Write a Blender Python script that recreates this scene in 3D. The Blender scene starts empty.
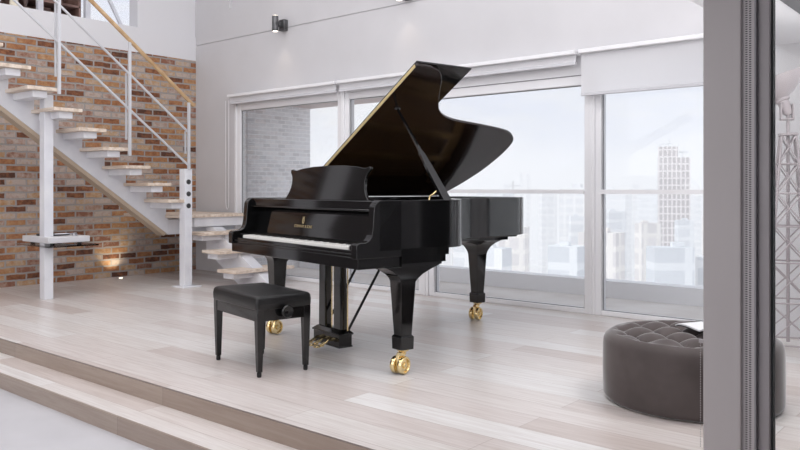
import bpy, math, random
from math import sin, cos, pi, radians, sqrt
from mathutils import Vector, Matrix
random.seed(7)
S = bpy.context.scene
COL = S.collection

# ------------------------------------------------------------------ camera
H = 1.03
cam_d = bpy.data.cameras.new('camera'); cam = bpy.data.objects.new('camera', cam_d); COL.objects.link(cam)
cam.location = (0, 0, H); cam.rotation_euler = (pi/2, 0, radians(40.33))
cam_d.sensor_width = 36; cam_d.lens = 765.7/800*36; cam_d.shift_y = -36.4/800
cam_d.clip_start = 0.05; cam_d.clip_end = 2000
S.camera = cam
# ------------------------------------------------------------------ view
S.view_settings.view_transform = 'Standard'; S.view_settings.look = 'None'
S.view_settings.gamma = 1; S.view_settings.use_curve_mapping = False
S.view_settings.exposure = 0.0
S.cycles.max_bounces = 8; S.cycles.diffuse_bounces = 4; S.cycles.glossy_bounces = 4; S.cycles.transparent_max_bounces = 16
S.cycles.caustics_reflective = False; S.cycles.caustics_refractive = False
S.cycles.sample_clamp_indirect = 6; S.cycles.volume_bounces = 3

def lin(c):
    c = c/255.0
    return c/12.92 if c <= 0.04045 else ((c+0.055)/1.055)**2.4
def rgb(r, g, b): return (lin(r), lin(g), lin(b), 1)

# ------------------------------------------------------------------ world: bright thin cloud
w = bpy.data.worlds.new('sky'); S.world = w; w.use_nodes = True
nt = w.node_tree; nt.nodes.clear()
def N(t, kind, **kw):
    n = t.nodes.new(kind)
    for k, v in kw.items():
        if k in n.inputs: n.inputs[k].default_value = v
        else: setattr(n, k, v)
    return n
out = N(nt, 'ShaderNodeOutputWorld'); bg = N(nt, 'ShaderNodeBackground', Strength=1.0)
tc = N(nt, 'ShaderNodeTexCoord'); mp = N(nt, 'ShaderNodeMapping'); mp.inputs['Scale'].default_value = (3, 3, 11)
nz = N(nt, 'ShaderNodeTexNoise', Scale=1.7, Detail=5.0, Roughness=0.55)
cr = N(nt, 'ShaderNodeValToRGB')
cr.color_ramp.elements[0].position = 0.40; cr.color_ramp.elements[0].color = rgb(222, 227, 243)
cr.color_ramp.elements[1].position = 0.60; cr.color_ramp.elements[1].color = rgb(240, 241, 245)
sx = N(nt, 'ShaderNodeSeparateXYZ')
gr = N(nt, 'ShaderNodeMapRange'); gr.inputs[1].default_value = 0.0; gr.inputs[2].default_value = 0.055
mx = N(nt, 'ShaderNodeMix', data_type='RGBA')
mx.inputs[6].default_value = rgb(240, 241, 243)
L = nt.links.new
L(tc.outputs['Generated'], mp.inputs[0]); L(mp.outputs[0], nz.inputs['Vector']); L(nz.outputs['Fac'], cr.inputs[0])
L(tc.outputs['Generated'], sx.inputs[0]); L(sx.outputs[2], gr.inputs[0]); L(gr.outputs[0], mx.inputs[0])
L(cr.outputs[0], mx.inputs[7]); L(mx.outputs[2], bg.inputs[0]); L(bg.outputs[0], out.inputs[0])

# ------------------------------------------------------------------ sun and added fill lights
def area(name, loc, rot, sx_, sy_, power, col=(1, 1, 1)):
    d = bpy.data.lights.new(name, 'AREA'); d.shape = 'RECTANGLE'; d.size = sx_; d.size_y = sy_; d.energy = power; d.color = col
    o = bpy.data.objects.new(name, d); COL.objects.link(o); o.location = loc; o.rotation_euler = rot
    return o
sun_d = bpy.data.lights.new('sun', 'SUN'); sun_d.energy = 2.0; sun_d.angle = radians(6); sun_d.color = (1, 0.985, 0.96)
sun = bpy.data.objects.new('sun', sun_d); COL.objects.link(sun)
sun.rotation_euler = Vector((0.35, 0.75, -0.75)).to_track_quat('-Z', 'Y').to_euler()
area('overhead_fill', (-3.6, 1.6, 4.85), (0, 0, 0), 7.0, 5.5, 185, (1, 0.995, 0.99))  # added overhead fill; the ceiling itself is closed
area('front_fill', (-3.2, -3.05, 2.3), (radians(90), 0, 0), 6.5, 3.2, 120, (1, 0.99, 0.985))  # added fill from behind the camera; the front wall is solid
area('right_fill', (2.2, 1.0, 3.3), (0, radians(72), 0), 2.4, 5.0, 170, (1, 0.98, 0.97))  # added fill from the right; that wall has no window
area('lowered_ceiling_fill', (-0.1, 4.3, 1.25), (0, radians(180), 0), 1.0, 1.5, 30, (1, 0.99, 0.98))  # added fill aimed up at the lowered ceiling; there is no cove

# ------------------------------------------------------------------ materials
area('ottoman_fill', (-0.95, 3.85, 2.02), (0, 0, 0), 0.5, 0.5, 24, (1, 0.98, 0.96))  # added fill to brighten the ottoman top; no fitting stands there
def mat(name, col, rough=0.5, metal=0.0, spec=0.5, coat=0.0, **kw):
    m = bpy.data.materials.new(name); m.use_nodes = True
    b = m.node_tree.nodes['Principled BSDF']
    b.inputs['Base Color'].default_value = col; b.inputs['Roughness'].default_value = rough
    b.inputs['Metallic'].default_value = metal; b.inputs['Specular IOR Level'].default_value = spec
    b.inputs['Coat Weight'].default_value = coat; b.inputs['Coat Roughness'].default_value = 0.03
    return m
def noise_tint(m, c1, c2, scale=(1, 1, 1), nscale=4.0, detail=3.0, bump=0.0, lo=0.35, hi=0.65):
    """procedural mottling in object space between two colours"""
    t = m.node_tree; b = t.nodes['Principled BSDF']
    tc = N(t, 'ShaderNodeTexCoord'); mp = N(t, 'ShaderNodeMapping'); mp.inputs['Scale'].default_value = scale
    nz = N(t, 'ShaderNodeTexNoise', Scale=nscale, Detail=detail)
    cr = N(t, 'ShaderNodeValToRGB'); cr.color_ramp.elements[0].position = lo; cr.color_ramp.elements[1].position = hi
    cr.color_ramp.elements[0].color = c1; cr.color_ramp.elements[1].color = c2
    L = t.links.new
    L(tc.outputs['Object'], mp.inputs[0]); L(mp.outputs[0], nz.inputs['Vector']); L(nz.outputs['Fac'], cr.inputs[0]); L(cr.outputs[0], b.inputs['Base Color'])
    if bump:
        bp = N(t, 'ShaderNodeBump', Strength=bump, Distance=0.01); L(nz.outputs['Fac'], bp.inputs['Height']); L(bp.outputs[0], b.inputs['Normal'])
    return m

M = {}
M['wall'] = noise_tint(mat('painted_plaster', rgb(211, 210, 213), 0.7), rgb(208, 207, 210), rgb(214, 213, 216), nscale=1.5)
M['charcoal'] = mat('charcoal_plaster', rgb(92, 84, 84), 0.7)
M['wall_white'] = mat('white_plaster', rgb(232, 232, 236), 0.6)
M['frame'] = mat('white_window_frame', rgb(243, 243, 246), 0.35)
M['rail_grey'] = mat('grey_rail', rgb(246, 246, 249), 0.4)
M['hem'] = mat('grey_hem', rgb(214, 214, 219), 0.5)
M['gasket'] = mat('dark_gasket', rgb(140, 138, 142), 0.6)
M['steel'] = noise_tint(mat('white_painted_steel', rgb(228, 229, 235), 0.4), rgb(224, 225, 232), rgb(234, 235, 240), nscale=6)
M['steel_rail'] = mat('satin_steel', rgb(216, 217, 222), 0.3, 0.25)
M['tread'] = noise_tint(mat('pale_oak_tread', rgb(222, 203, 185), 0.5), rgb(206, 186, 168), rgb(236, 222, 208), (1, 7, 7), 3)
M['soffit'] = mat('beige_underside', rgb(190, 172, 152), 0.6)
M['handrail'] = noise_tint(mat('oak_handrail', rgb(198, 164, 124), 0.45), rgb(184, 148, 108), rgb(210, 180, 142), (12, 1, 1), 8)
M['low_floor'] = noise_tint(mat('white_resin_floor', rgb(196, 195, 199), 0.5), rgb(192, 191, 195), rgb(200, 199, 203), nscale=2)
M['lacquer'] = mat('black_piano_lacquer', (0.006, 0.006, 0.0065, 1), 0.07, spec=0.6)
M['lacquer_reflected'] = mat('lid_lacquer_reflected', (0.020, 0.012, 0.0095, 1), 0.10, spec=0.5)  # brown reflection of the iron plate is put into the base colour
M['satin_black'] = mat('satin_black_wood', (0.010, 0.010, 0.0105, 1), 0.28)
M['vinyl'] = mat('black_vinyl', (0.008, 0.008, 0.0085, 1), 0.42)
M['brass'] = mat('polished_brass', (0.93, 0.74, 0.40, 1), 0.18, 1.0)
M['brass_satin'] = mat('satin_brass', (0.95, 0.78, 0.42, 1), 0.45, 0.6)
M['gold_letter'] = mat('gold_leaf', (0.72, 0.58, 0.32, 1), 0.4, 0.5)
M['plate'] = noise_tint(mat('bronze_iron_plate', (0.55, 0.33, 0.12, 1), 0.35, 0.6), (0.42, 0.23, 0.08, 1), (0.62, 0.40, 0.16, 1), nscale=3)
M['soundboard'] = noise_tint(mat('spruce_soundboard', (0.45, 0.25, 0.11, 1), 0.3), (0.36, 0.19, 0.08, 1), (0.5, 0.29, 0.13, 1), (1, 20, 1), 4)
M['ivory'] = mat('white_key', rgb(238, 236, 232), 0.2)
M['ebony'] = mat('black_key', (0.01, 0.01, 0.01, 1), 0.25)
M['chrome'] = mat('brushed_chrome', rgb(190, 190, 195), 0.25, 1.0)
M['gunmetal'] = noise_tint(mat('gunmetal', rgb(92, 92, 94), 0.35, 0.7), rgb(80, 80, 82), rgb(112, 112, 114), nscale=20)
M['velvet'] = noise_tint(mat('taupe_velvet', rgb(82, 74, 73), 0.85), rgb(77, 69, 68), rgb(88, 80, 79), nscale=6)
b_ = M['velvet'].node_tree.nodes['Principled BSDF']; b_.inputs['Sheen Weight'].default_value = 1.0; b_.inputs['Sheen Roughness'].default_value = 0.28
M['paper'] = mat('paper', rgb(225, 225, 228), 0.5)
M['cover'] = mat('black_cover', (0.012, 0.012, 0.014, 1), 0.4)
M['alu'] = noise_tint(mat('greige_aluminium', rgb(182, 176, 177), 0.45), rgb(178, 172, 173), rgb(187, 181, 182), (1, 1, 0.3), 2)
M['alu_dark'] = mat('dark_aluminium', rgb(162, 156, 159), 0.4)
M['lamp_steel'] = mat('pale_lamp_steel', rgb(172, 164, 168), 0.4)
M['track'] = mat('dark_grey_beam', rgb(96, 96, 99), 0.5)
M['turntable'] = mat('white_turntable', rgb(222, 222, 226), 0.35)
M['terrace'] = noise_tint(mat('terrace_paving', rgb(222, 216, 212), 0.8), rgb(214, 208, 204), rgb(228, 224, 221), nscale=2)
M['curb'] = mat('pale_parapet', rgb(236, 236, 239), 0.8)
M['soffit_out'] = mat('brown_balcony_soffit', rgb(196, 184, 182), 0.8)
M['ground'] = noise_tint(mat('pale_city_ground', rgb(228, 229, 230), 0.9), rgb(210, 213, 214), rgb(240, 240, 240), (0.03, 0.03, 0.03), 2, lo=0.3, hi=0.7)
M['dark_item'] = mat('dark_bronze_item', rgb(90, 72, 68), 0.5)
M['cream'] = mat('cream_wax', rgb(236, 228, 208), 0.5)
M['leather'] = noise_tint(mat('brown_leather', rgb(128, 98, 90), 0.6), rgb(104, 78, 72), rgb(160, 128, 118), nscale=5)

def glass(name, tint, gloss):
    m = bpy.data.materials.new(name); m.use_nodes = True; t = m.node_tree; t.nodes.clear()
    o = N(t, 'ShaderNodeOutputMaterial'); a = N(t, 'ShaderNodeBsdfTransparent'); g = N(t, 'ShaderNodeBsdfGlossy', Roughness=0.02)
    a.inputs[0].default_value = tint; x = N(t, 'ShaderNodeMixShader'); f = N(t, 'ShaderNodeFresnel', IOR=gloss)
    t.links.new(f.outputs[0], x.inputs[0]); t.links.new(a.outputs[0], x.inputs[1]); t.links.new(g.outputs[0], x.inputs[2]); t.links.new(x.outputs[0], o.inputs[0])
    return m
M['glass'] = glass('window_glass', (0.985, 0.99, 0.99, 1), 1.25)
M['shelf_glass'] = glass('shelf_glass', (0.95, 0.97, 0.97, 1), 1.35)
def emit(name, col, s):
    m = bpy.data.materials.new(name); m.use_nodes = True; b = m.node_tree.nodes['Principled BSDF']
    b.inputs['Base Color'].default_value = col; b.inputs['Emission Color'].default_value = col; b.inputs['Emission Strength'].default_value = s
    return m
M['bulb'] = emit('lit_lamp', (1, 0.9, 0.78, 1), 4.0)

# blind fabric: translucent white
m = mat('blind_fabric', rgb(250, 250, 252), 0.8); t = m.node_tree; b = t.nodes['Principled BSDF']
tr = N(t, 'ShaderNodeBsdfTranslucent'); tr.inputs[0].default_value = rgb(252, 252, 254); x = N(t, 'ShaderNodeMixShader'); x.inputs[0].default_value = 0.5
t.links.new(b.outputs[0], x.inputs[1]); t.links.new(tr.outputs[0], x.inputs[2]); t.links.new(x.outputs[0], t.nodes['Material Output'].inputs[0])
M['blind'] = m

def axes_swap(t, a, bb):
    """vector built from two of the object axes so a 2-D texture lies on a wall"""
    tc = N(t, 'ShaderNodeTexCoord'); s = N(t, 'ShaderNodeSeparateXYZ'); c = N(t, 'ShaderNodeCombineXYZ')
    t.links.new(tc.outputs['Object'], s.inputs[0]); t.links.new(s.outputs[a], c.inputs[0]); t.links.new(s.outputs[bb], c.inputs[1])
    return c, tc
def brick_mat(name, a, bb, bw, bh, mort, stops, mortar, bump=0.6, rough=0.9, wobble=0.012, mottle=0.5):
    m = bpy.data.materials.new(name); m.use_nodes = True; t = m.node_tree; P = t.nodes['Principled BSDF']; P.inputs['Roughness'].default_value = rough
    L = t.links.new
    c, tc = axes_swap(t, a, bb)
    nw = N(t, 'ShaderNodeTexNoise', Scale=9.0, Detail=2.0); L(tc.outputs['Object'], nw.inputs['Vector'])
    sc = N(t, 'ShaderNodeVectorMath', operation='SCALE'); sc.inputs[3].default_value = wobble; L(nw.outputs['Color'], sc.inputs[0])
    ad = N(t, 'ShaderNodeVectorMath', operation='ADD'); L(c.outputs[0], ad.inputs[0]); L(sc.outputs[0], ad.inputs[1])
    br = N(t, 'ShaderNodeTexBrick', Scale=1.0); br.inputs['Brick Width'].default_value = bw; br.inputs['Row Height'].default_value = bh
    br.inputs['Mortar Size'].default_value = mort; br.inputs['Mortar Smooth'].default_value = 0.25; br.inputs['Bias'].default_value = 0.0
    br.inputs['Color1'].default_value = (0, 0, 0, 1); br.inputs['Color2'].default_value = (1, 1, 1, 1); br.inputs['Mortar'].default_value = (0.5, 0.5, 0.5, 1)
    L(ad.outputs[0], br.inputs['Vector'])
    cr = N(t, 'ShaderNodeValToRGB'); cr.color_ramp.interpolation = 'LINEAR'
    el = cr.color_ramp.elements
    el[0].position = stops[0][0]; el[0].color = stops[0][1]; el[1].position = stops[-1][0]; el[1].color = stops[-1][1]
    for p_, c_ in stops[1:-1]:
        e = el.new(p_); e.color = c_
    n2 = N(t, 'ShaderNodeTexNoise', Scale=16.0, Detail=6.0, Roughness=0.7); L(ad.outputs[0], n2.inputs['Vector'])
    # shift the per-brick tint with the fine noise
    ma = N(t, 'ShaderNodeMath', operation='MULTIPLY_ADD'); ma.inputs[1].default_value = mottle; L(n2.outputs['Fac'], ma.inputs[0])
    sp = N(t, 'ShaderNodeMath', operation='SUBTRACT'); sp.inputs[1].default_value = mottle*0.5
    L(br.outputs['Color'], sp.inputs[0]); L(sp.outputs[0], ma.inputs[2]); L(ma.outputs[0], cr.inputs[0])
    mx = N(t, 'ShaderNodeMix', data_type='RGBA'); L(br.outputs['Fac'], mx.inputs[0]); L(cr.outputs[0], mx.inputs[6]); mx.inputs[7].default_value = mortar
    L(mx.outputs[2], P.inputs['Base Color'])
    h1 = N(t, 'ShaderNodeMath', operation='MULTIPLY_ADD'); h1.inputs[1].default_value = -1.0; L(br.outputs['Fac'], h1.inputs[0]); L(n2.outputs['Fac'], h1.inputs[2])
    bp = N(t, 'ShaderNodeBump', Strength=bump, Distance=0.012); L(h1.outputs[0], bp.inputs['Height']); L(bp.outputs[0], P.inputs['Normal'])
    return m
M['brick'] = brick_mat('reclaimed_brick', 1, 2, 0.215, 0.0715, 0.0105, [
    (0.0, rgb(92, 62, 50)), (0.14, rgb(136, 88, 62)), (0.30, rgb(172, 120, 84)), (0.44, rgb(186, 142, 102)), (0.56, rgb(196, 166, 136)),
    (0.70, rgb(196, 182, 174)), (0.86, rgb(178, 148, 132)), (1.0, rgb(146, 100, 80))], rgb(172, 166, 163), 1.0, wobble=0.02, mottle=0.8)
M['grey_brick'] = brick_mat('grey_facade_brick', 1, 2, 0.125, 0.052, 0.005, [
    (0.0, rgb(220, 220, 223)), (0.5, rgb(232, 232, 235)), (1.0, rgb(240, 240, 243))], rgb(250, 250, 252), 0.2, wobble=0.003, mottle=0.3)
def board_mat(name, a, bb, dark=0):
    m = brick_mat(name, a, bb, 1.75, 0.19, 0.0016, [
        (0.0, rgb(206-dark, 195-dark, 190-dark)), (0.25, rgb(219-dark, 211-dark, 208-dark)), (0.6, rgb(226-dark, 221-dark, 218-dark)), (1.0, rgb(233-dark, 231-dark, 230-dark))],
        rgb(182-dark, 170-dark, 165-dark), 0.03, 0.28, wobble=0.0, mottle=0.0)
    t = m.node_tree; P = t.nodes['Principled BSDF']; P.inputs['Roughness'].default_value = 0.33; P.inputs['Specular IOR Level'].default_value = 0.45
    # long wood grain
    base = P.inputs['Base Color'].links[0].from_socket
    tc = N(t, 'ShaderNodeTexCoord'); mp = N(t, 'ShaderNodeMapping'); mp.inputs['Scale'].default_value = (1.2, 22, 22)
    g = N(t, 'ShaderNodeTexNoise', Scale=2.2, Detail=6.0, Roughness=0.65, Distortion=0.6)
    cr = N(t, 'ShaderNodeValToRGB'); cr.color_ramp.elements[0].position = 0.32; cr.color_ramp.elements[1].position = 0.62
    cr.color_ramp.elements[0].color = (0.78, 0.74, 0.72, 1); cr.color_ramp.elements[1].color = (1, 1, 1, 1)
    mu = N(t, 'ShaderNodeMix', data_type='RGBA', blend_type='MULTIPLY'); mu.inputs[0].default_value = 0.8
    L = t.links.new
    L(tc.outputs['Object'], mp.inputs[0]); L(mp.outputs[0], g.inputs['Vector']); L(g.outputs['Fac'], cr.inputs[0])
    L(base, mu.inputs[6]); L(cr.outputs[0], mu.inputs[7]); L(mu.outputs[2], P.inputs['Base Color'])
    return m
M['boards'] = board_mat('pale_oak_boards', 0, 1)
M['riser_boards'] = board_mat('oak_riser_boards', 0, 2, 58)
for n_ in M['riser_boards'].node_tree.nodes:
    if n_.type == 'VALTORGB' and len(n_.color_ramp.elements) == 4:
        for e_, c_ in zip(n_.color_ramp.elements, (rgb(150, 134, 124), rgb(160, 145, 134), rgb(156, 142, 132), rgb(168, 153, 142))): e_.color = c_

def facade_mat(name, wall, win, bw, bh, axis=0):
    m = bpy.data.materials.new(name); m.use_nodes = True; t = m.node_tree; P = t.nodes['Principled BSDF']; P.inputs['Roughness'].default_value = 0.8
    tc = N(t, 'ShaderNodeTexCoord'); s = N(t, 'ShaderNodeSeparateXYZ'); c = N(t, 'ShaderNodeCombineXYZ'); L = t.links.new
    ad = N(t, 'ShaderNodeMath', operation='ADD')
    L(tc.outputs['Object'], s.inputs[0]); L(s.outputs[0], ad.inputs[0]); L(s.outputs[1], ad.inputs[1]); L(ad.outputs[0], c.inputs[0]); L(s.outputs[2], c.inputs[1])
    br = N(t, 'ShaderNodeTexBrick', Scale=1.0, offset=0.0); br.inputs['Brick Width'].default_value = bw; br.inputs['Row Height'].default_value = bh
    br.inputs['Mortar Size'].default_value = min(bw, bh)*0.17; br.inputs['Color1'].default_value = win; br.inputs['Color2'].default_value = tuple(min(1, v*1.12) for v in win[:3])+(1,)
    br.inputs['Mortar'].default_value = wall; L(c.outputs[0], br.inputs['Vector']); L(br.outputs['Color'], P.inputs['Base Color'])
    return m
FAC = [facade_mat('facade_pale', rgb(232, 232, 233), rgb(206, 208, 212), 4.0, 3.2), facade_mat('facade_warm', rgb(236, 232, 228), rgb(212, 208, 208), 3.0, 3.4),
       facade_mat('facade_cool', rgb(226, 229, 233), rgb(204, 208, 214), 6.0, 3.0), facade_mat('facade_band', rgb(234, 235, 237), rgb(208, 211, 216), 40.0, 3.6)]  # haze is also put into these near-white, low-contrast colours
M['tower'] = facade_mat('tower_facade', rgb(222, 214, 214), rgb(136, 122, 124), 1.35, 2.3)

# ------------------------------------------------------------------ mesh helpers
class MB:
    def __init__(s): s.v = []; s.f = []
    def add(s, vs, fs):
        o = len(s.v); s.v += [tuple(p) for p in vs]; s.f += [tuple(i+o for i in f) for f in fs]; return s
    def box(s, x0, x1, y0, y1, z0, z1):
        x0, x1 = min(x0, x1), max(x0, x1); y0, y1 = min(y0, y1), max(y0, y1); z0, z1 = min(z0, z1), max(z0, z1)
        return s.add([(x0, y0, z0), (x1, y0, z0), (x1, y1, z0), (x0, y1, z0), (x0, y0, z1), (x1, y0, z1), (x1, y1, z1), (x0, y1, z1)],
                     [(0, 3, 2, 1), (4, 5, 6, 7), (0, 1, 5, 4), (1, 2, 6, 5), (2, 3, 7, 6), (3, 0, 4, 7)])
    def prism(s, pts, e):
        """pts: list of 3-D points of a planar outline; e: extrusion vector"""
        n = len(pts); e = Vector(e); a = [Vector(p) for p in pts]; b = [p+e for p in a]
        fs = [tuple(range(n-1, -1, -1)), tuple(range(n, 2*n))]
        for i in range(n): j = (i+1) % n; fs.append((i, j, n+j, n+i))
        return s.add(a+b, fs)
    def loft(s, rings, cap=True):
        n = len(rings[0]); vs = [p for r in rings for p in r]; fs = []
        for k in range(len(rings)-1):
            for i in range(n):
                j = (i+1) % n; fs.append((k*n+i, k*n+j, (k+1)*n+j, (k+1)*n+i))
        if cap: fs.append(tuple(range(n-1, -1, -1))); fs.append(tuple((len(rings)-1)*n+i for i in range(n)))
        return s.add(vs, fs)
    def tube(s, p0, p1, r0, r1=None, n=14):
        r1 = r0 if r1 is None else r1
        p0 = Vector(p0); p1 = Vector(p1); d = (p1-p0).normalized(); a = d.orthogonal().normalized(); b = d.cross(a)
        rings = [[p+(a*cos(2*pi*i/n)+b*sin(2*pi*i/n))*r for i in range(n)] for p, r in ((p0, r0), (p1, r1))]
        return s.loft(rings)
    def path(s, pts, r, n=8):
        pts = [Vector(p) for p in pts]; rings = []
        for k, p in enumerate(pts):
            d = (pts[min(k+1, len(pts)-1)]-pts[max(k-1, 0)]).normalized()
            if k == 0: a = d.orthogonal().normalized()
            else: a = (a-d*a.dot(d)).normalized()
            b = d.cross(a); rings.append([p+(a*cos(2*pi*i/n)+b*sin(2*pi*i/n))*r for i in range(n)])
        return s.loft(rings)
    def bar(s, p0, p1, wv, tv):
        """rectangular bar from p0 to p1; wv, tv: half-size vectors"""
        p0 = Vector(p0); p1 = Vector(p1); wv = Vector(wv); tv = Vector(tv)
        return s.loft([[p+wv+tv, p-wv+tv, p-wv-tv, p+wv-tv] for p in (p0, p1)])
    def lathe(s, prof, c=(0, 0, 0), axis='z', n=32):
        c = Vector(c); rings = []
        for r, h in prof:
            ring = []
            for i in range(n):
                a = 2*pi*i/n; x, y = r*cos(a), r*sin(a)
                v = {'z': (x, y, h), 'x': (h, x, y), 'y': (x, h, y)}[axis]
                ring.append(c+Vector(v))
            rings.append(ring)
        return s.loft(rings)
    def build(s, name, m, parent=None, bevel=0.0, seg=2, smooth=True, ang=35, loc=None, rotz=0):
        me = bpy.data.meshes.new(name); me.from_pydata(s.v, [], s.f); me.update()
        import bmesh
        bm = bmesh.new(); bm.from_mesh(me); bmesh.ops.recalc_face_normals(bm, faces=bm.faces); bm.to_mesh(me); bm.free()
        o = bpy.data.objects.new(name, me); COL.objects.link(o)
        me.materials.append(M[m] if isinstance(m, str) else m)
        if smooth:
            for p in me.polygons: p.use_smooth = True
            me.set_sharp_from_angle(angle=radians(ang))
        if bevel:
            md = o.modifiers.new('bevel', 'BEVEL'); md.width = bevel; md.segments = seg; md.limit_method = 'ANGLE'; md.angle_limit = radians(40)
            md.harden_normals = False
        if parent: o.parent = parent
        if loc: o.location = loc
        o.rotation_euler[2] = rotz
        return o
def B(*a): return MB().box(*a)
def tag(o, label, cat, group=None, kind=None):
    o['label'] = label; o['category'] = cat
    if group: o['group'] = group
    if kind: o['kind'] = kind
    return o
def thing(name, label, cat, loc=(0, 0, 0), rotz=0, group=None):
    o = bpy.data.objects.new(name, None); COL.objects.link(o); o.empty_display_size = 0.1
    o.location = loc; o.rotation_euler = (0, 0, rotz); return tag(o, label, cat, group)
def struct(o): o['kind'] = 'structure'; return o
def sroot(name, loc=(0, 0, 0)):
    o = bpy.data.objects.new(name, None); COL.objects.link(o); o.location = loc; o['kind'] = 'structure'; return o
def smooth_pts(p, k=6, closed=False):
    """Catmull-Rom through 2-D points"""
    out = []; n = len(p)
    for i in range(n-1):
        a = p[max(i-1, 0)]; b = p[i]; c = p[i+1]; d = p[min(i+2, n-1)]
        for j in range(k):
            t = j/k
            out.append(tuple(0.5*((2*b[q])+(-a[q]+c[q])*t+(2*a[q]-5*b[q]+4*c[q]-d[q])*t*t+(-a[q]+3*b[q]-3*c[q]+d[q])*t**3) for q in range(2)))
    out.append(tuple(p[-1])); return out

# ================================================================== SETTING
XW = -8.32      # brick wall face
YW = 5.77       # window wall face
XR, YB, ZC = 2.6, -3.2, 4.95
struct(B(XW-0.2, XR+0.2, 2.24, YW+0.2, -0.18, 0.0).build('floor', 'boards', smooth=False))
struct(B(XW-0.2, XR+0.2, YB-0.2, 2.24, -0.30, -0.183).build('floor_entrance', 'low_floor', smooth=False))
# steps down: platform riser, lower tread, lower riser
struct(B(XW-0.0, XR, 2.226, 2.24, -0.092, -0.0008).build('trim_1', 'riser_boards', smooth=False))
struct(B(XW-0.0, XR, 1.985, 2.226, -0.11, -0.092).build('trim_2', 'boards', smooth=False))
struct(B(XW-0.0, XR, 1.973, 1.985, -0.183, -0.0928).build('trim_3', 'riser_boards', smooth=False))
# brick wall and its white upper band, opening to the gallery above
struct(B(XW-0.2, XW, 1.95, YW+0.2, -0.2, 2.66).build('wall_left', 'brick', smooth=False))
struct(B(XW-0.2, XW, YB, 1.95, -0.2, 2.66).build('wall_left_entrance', 'charcoal', smooth=False))
struct(B(XW, XW+0.14, 1.62, 1.90, -0.2, 2.66).build('trim_8', 'wall_white', smooth=False))  # unseen white strip, added for a light band in the piano's reflections
wl = MB(); wl.box(XW-0.2, XW+0.0, YB, YW+0.2, 2.66, 2.96); wl.box(XW-0.2, XW-0.015, 4.96, YW+0.2, 2.96, ZC)
wl.box(XW-0.2, XW-0.015, YB, 0.6, 2.96, ZC); wl.box(XW-0.2, XW-0.015, 0.6, 4.96, 4.3, ZC)
struct(wl.build('wall_left_upper', 'wall_white', smooth=False))
# window wall
X0, X1, X2, X3, X4 = -7.53, -5.70, -4.58, -2.85, -1.62
ww = MB()
ww.box(XW-0.2, X0, YW, YW+0.2, -0.0, 2.14); ww.box(X4, -1.22, YW, YW+0.2, 0, 2.14); ww.box(1.9, XR+0.2, YW, YW+0.2, 0, 2.14)
ww.box(XW-0.2, XR+0.2, YW, YW+0.2, 2.14, 2.846)
ww.box(XW-0.2, XR+0.2, YW+0.012, YW+0.2, 2.846, 2.856)
ww.box(XW-0.2, XR+0.2, YW, YW+0.2, 2.856, 3.22)
ww.box(XW-0.2, -7.63, YW, YW+0.2, 3.22, ZC); ww.box(-7.63, XR+0.2, YW+0.03, YW+0.2, 3.22, ZC)
struct(ww.build('wall_back', 'wall', smooth=False))
struct(B(XR, XR+0.2, YB, YW+0.2, -0.2, ZC).build('wall_right', 'wall', smooth=False))
struct(B(XW-0.2, XR+0.2, YB-0.2, YB, -0.3, ZC).build('wall_front', 'wall', smooth=False))
struct(B(XW-0.2, XR+0.2, YB-0.2, YW+0.2, ZC, ZC+0.15).build('ceiling', 'wall_white', smooth=False))
# lowered ceiling on the right with a dark beam below it
struct(B(-1.46, XR, YB, YW, 2.03, 2.25).build('ceiling_lowered', 'wall_white', smooth=False))
struct(B(-1.05, -0.85, -1.0, YW-0.02, 1.99, 2.03).build('trim_4', 'track', smooth=False))

# windows: frame, pane and rail each
def window(n, x0, x1, fl, fr, zt=1.97):
    low = zt < 1.9
    r = sroot('window_%d' % n, ((x0+x1)/2, YW+0.02, 0)); c = (x0+x1)/2
    f = MB(); y0, y1 = 0.0, 0.09
    f.box(x0-c, x0-c+fl, y0, y1, 0, 2.14); f.box(x1-c-fr, x1-c, y0, y1, 0, 2.14)
    f.box(x0-c+fl, x1-c-fr, y0, y1, 0, 0.04); f.box(x0-c+fl, x1-c-fr, y0, y1, zt, 2.14)
    f.box(x0-c, x0-c+fl*0.35, -0.018, 0, 0, 2.12); f.box(x1-c-fr*0.35, x1-c, -0.018, 0, 0, 2.12)
    struct(f.build('window_frame', 'frame', r, bevel=0.006))
    g = MB(); a, b_, q = x0-c+fl, x1-c-fr, 0.005
    g.box(a, a+q, 0.028, 0.036, 0.04, zt); g.box(b_-q, b_, 0.028, 0.036, 0.04, zt); g.box(a+q, b_-q, 0.028, 0.036, 0.04, 0.04+q); g.box(a+q, b_-q, 0.028, 0.036, zt-q, zt)
    if low: g.box(a, b_, -0.004, 0.0, 1.962, 1.970)
    struct(g.build('window_gasket', 'gasket', r, smooth=False))
    struct(B(a+q, b_-q, 0.030, 0.034, 0.04+q, zt-q).build('window_pane', 'glass', r, smooth=False))
    return r
window(1, X0, X1, 0.09, 0.09); window(2, X1, X2, 0.075, 0.10); window(3, X2, X3, 0.09, 0.075, 1.885); window(4, X3, X4, 0.075, 0.09); window(7, -1.22, 0.3, 0.08, 0.08); window(8, 0.3, 1.9, 0.08, 0.08)
rl = MB(); rl.box(-4.49, -2.925, YW+0.006, YW+0.030, 0.987, 1.022); struct(rl.build('trim_5', 'rail_grey', smooth=False))
rl = MB(); rl.box(-2.775, -1.71, YW+0.006, YW+0.030, 0.987, 1.022); struct(rl.build('trim_6', 'rail_grey', smooth=False))
tr_ = MB(); tr_.box(-7.56, X4+0.05, YW-0.03, YW, 2.125, 2.15); struct(tr_.build('trim_7', 'frame', bevel=0.004))

# glass partition on the right, near the viewer
pr = sroot('window_5', (-0.86, 2.78, 0))
def pp(x): return x+0.86
struct(B(pp(-.923), pp(-.797), -0.06, 0.06, 0, 2.03).build('partition_column', 'alu', pr, bevel=0.004))
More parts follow.
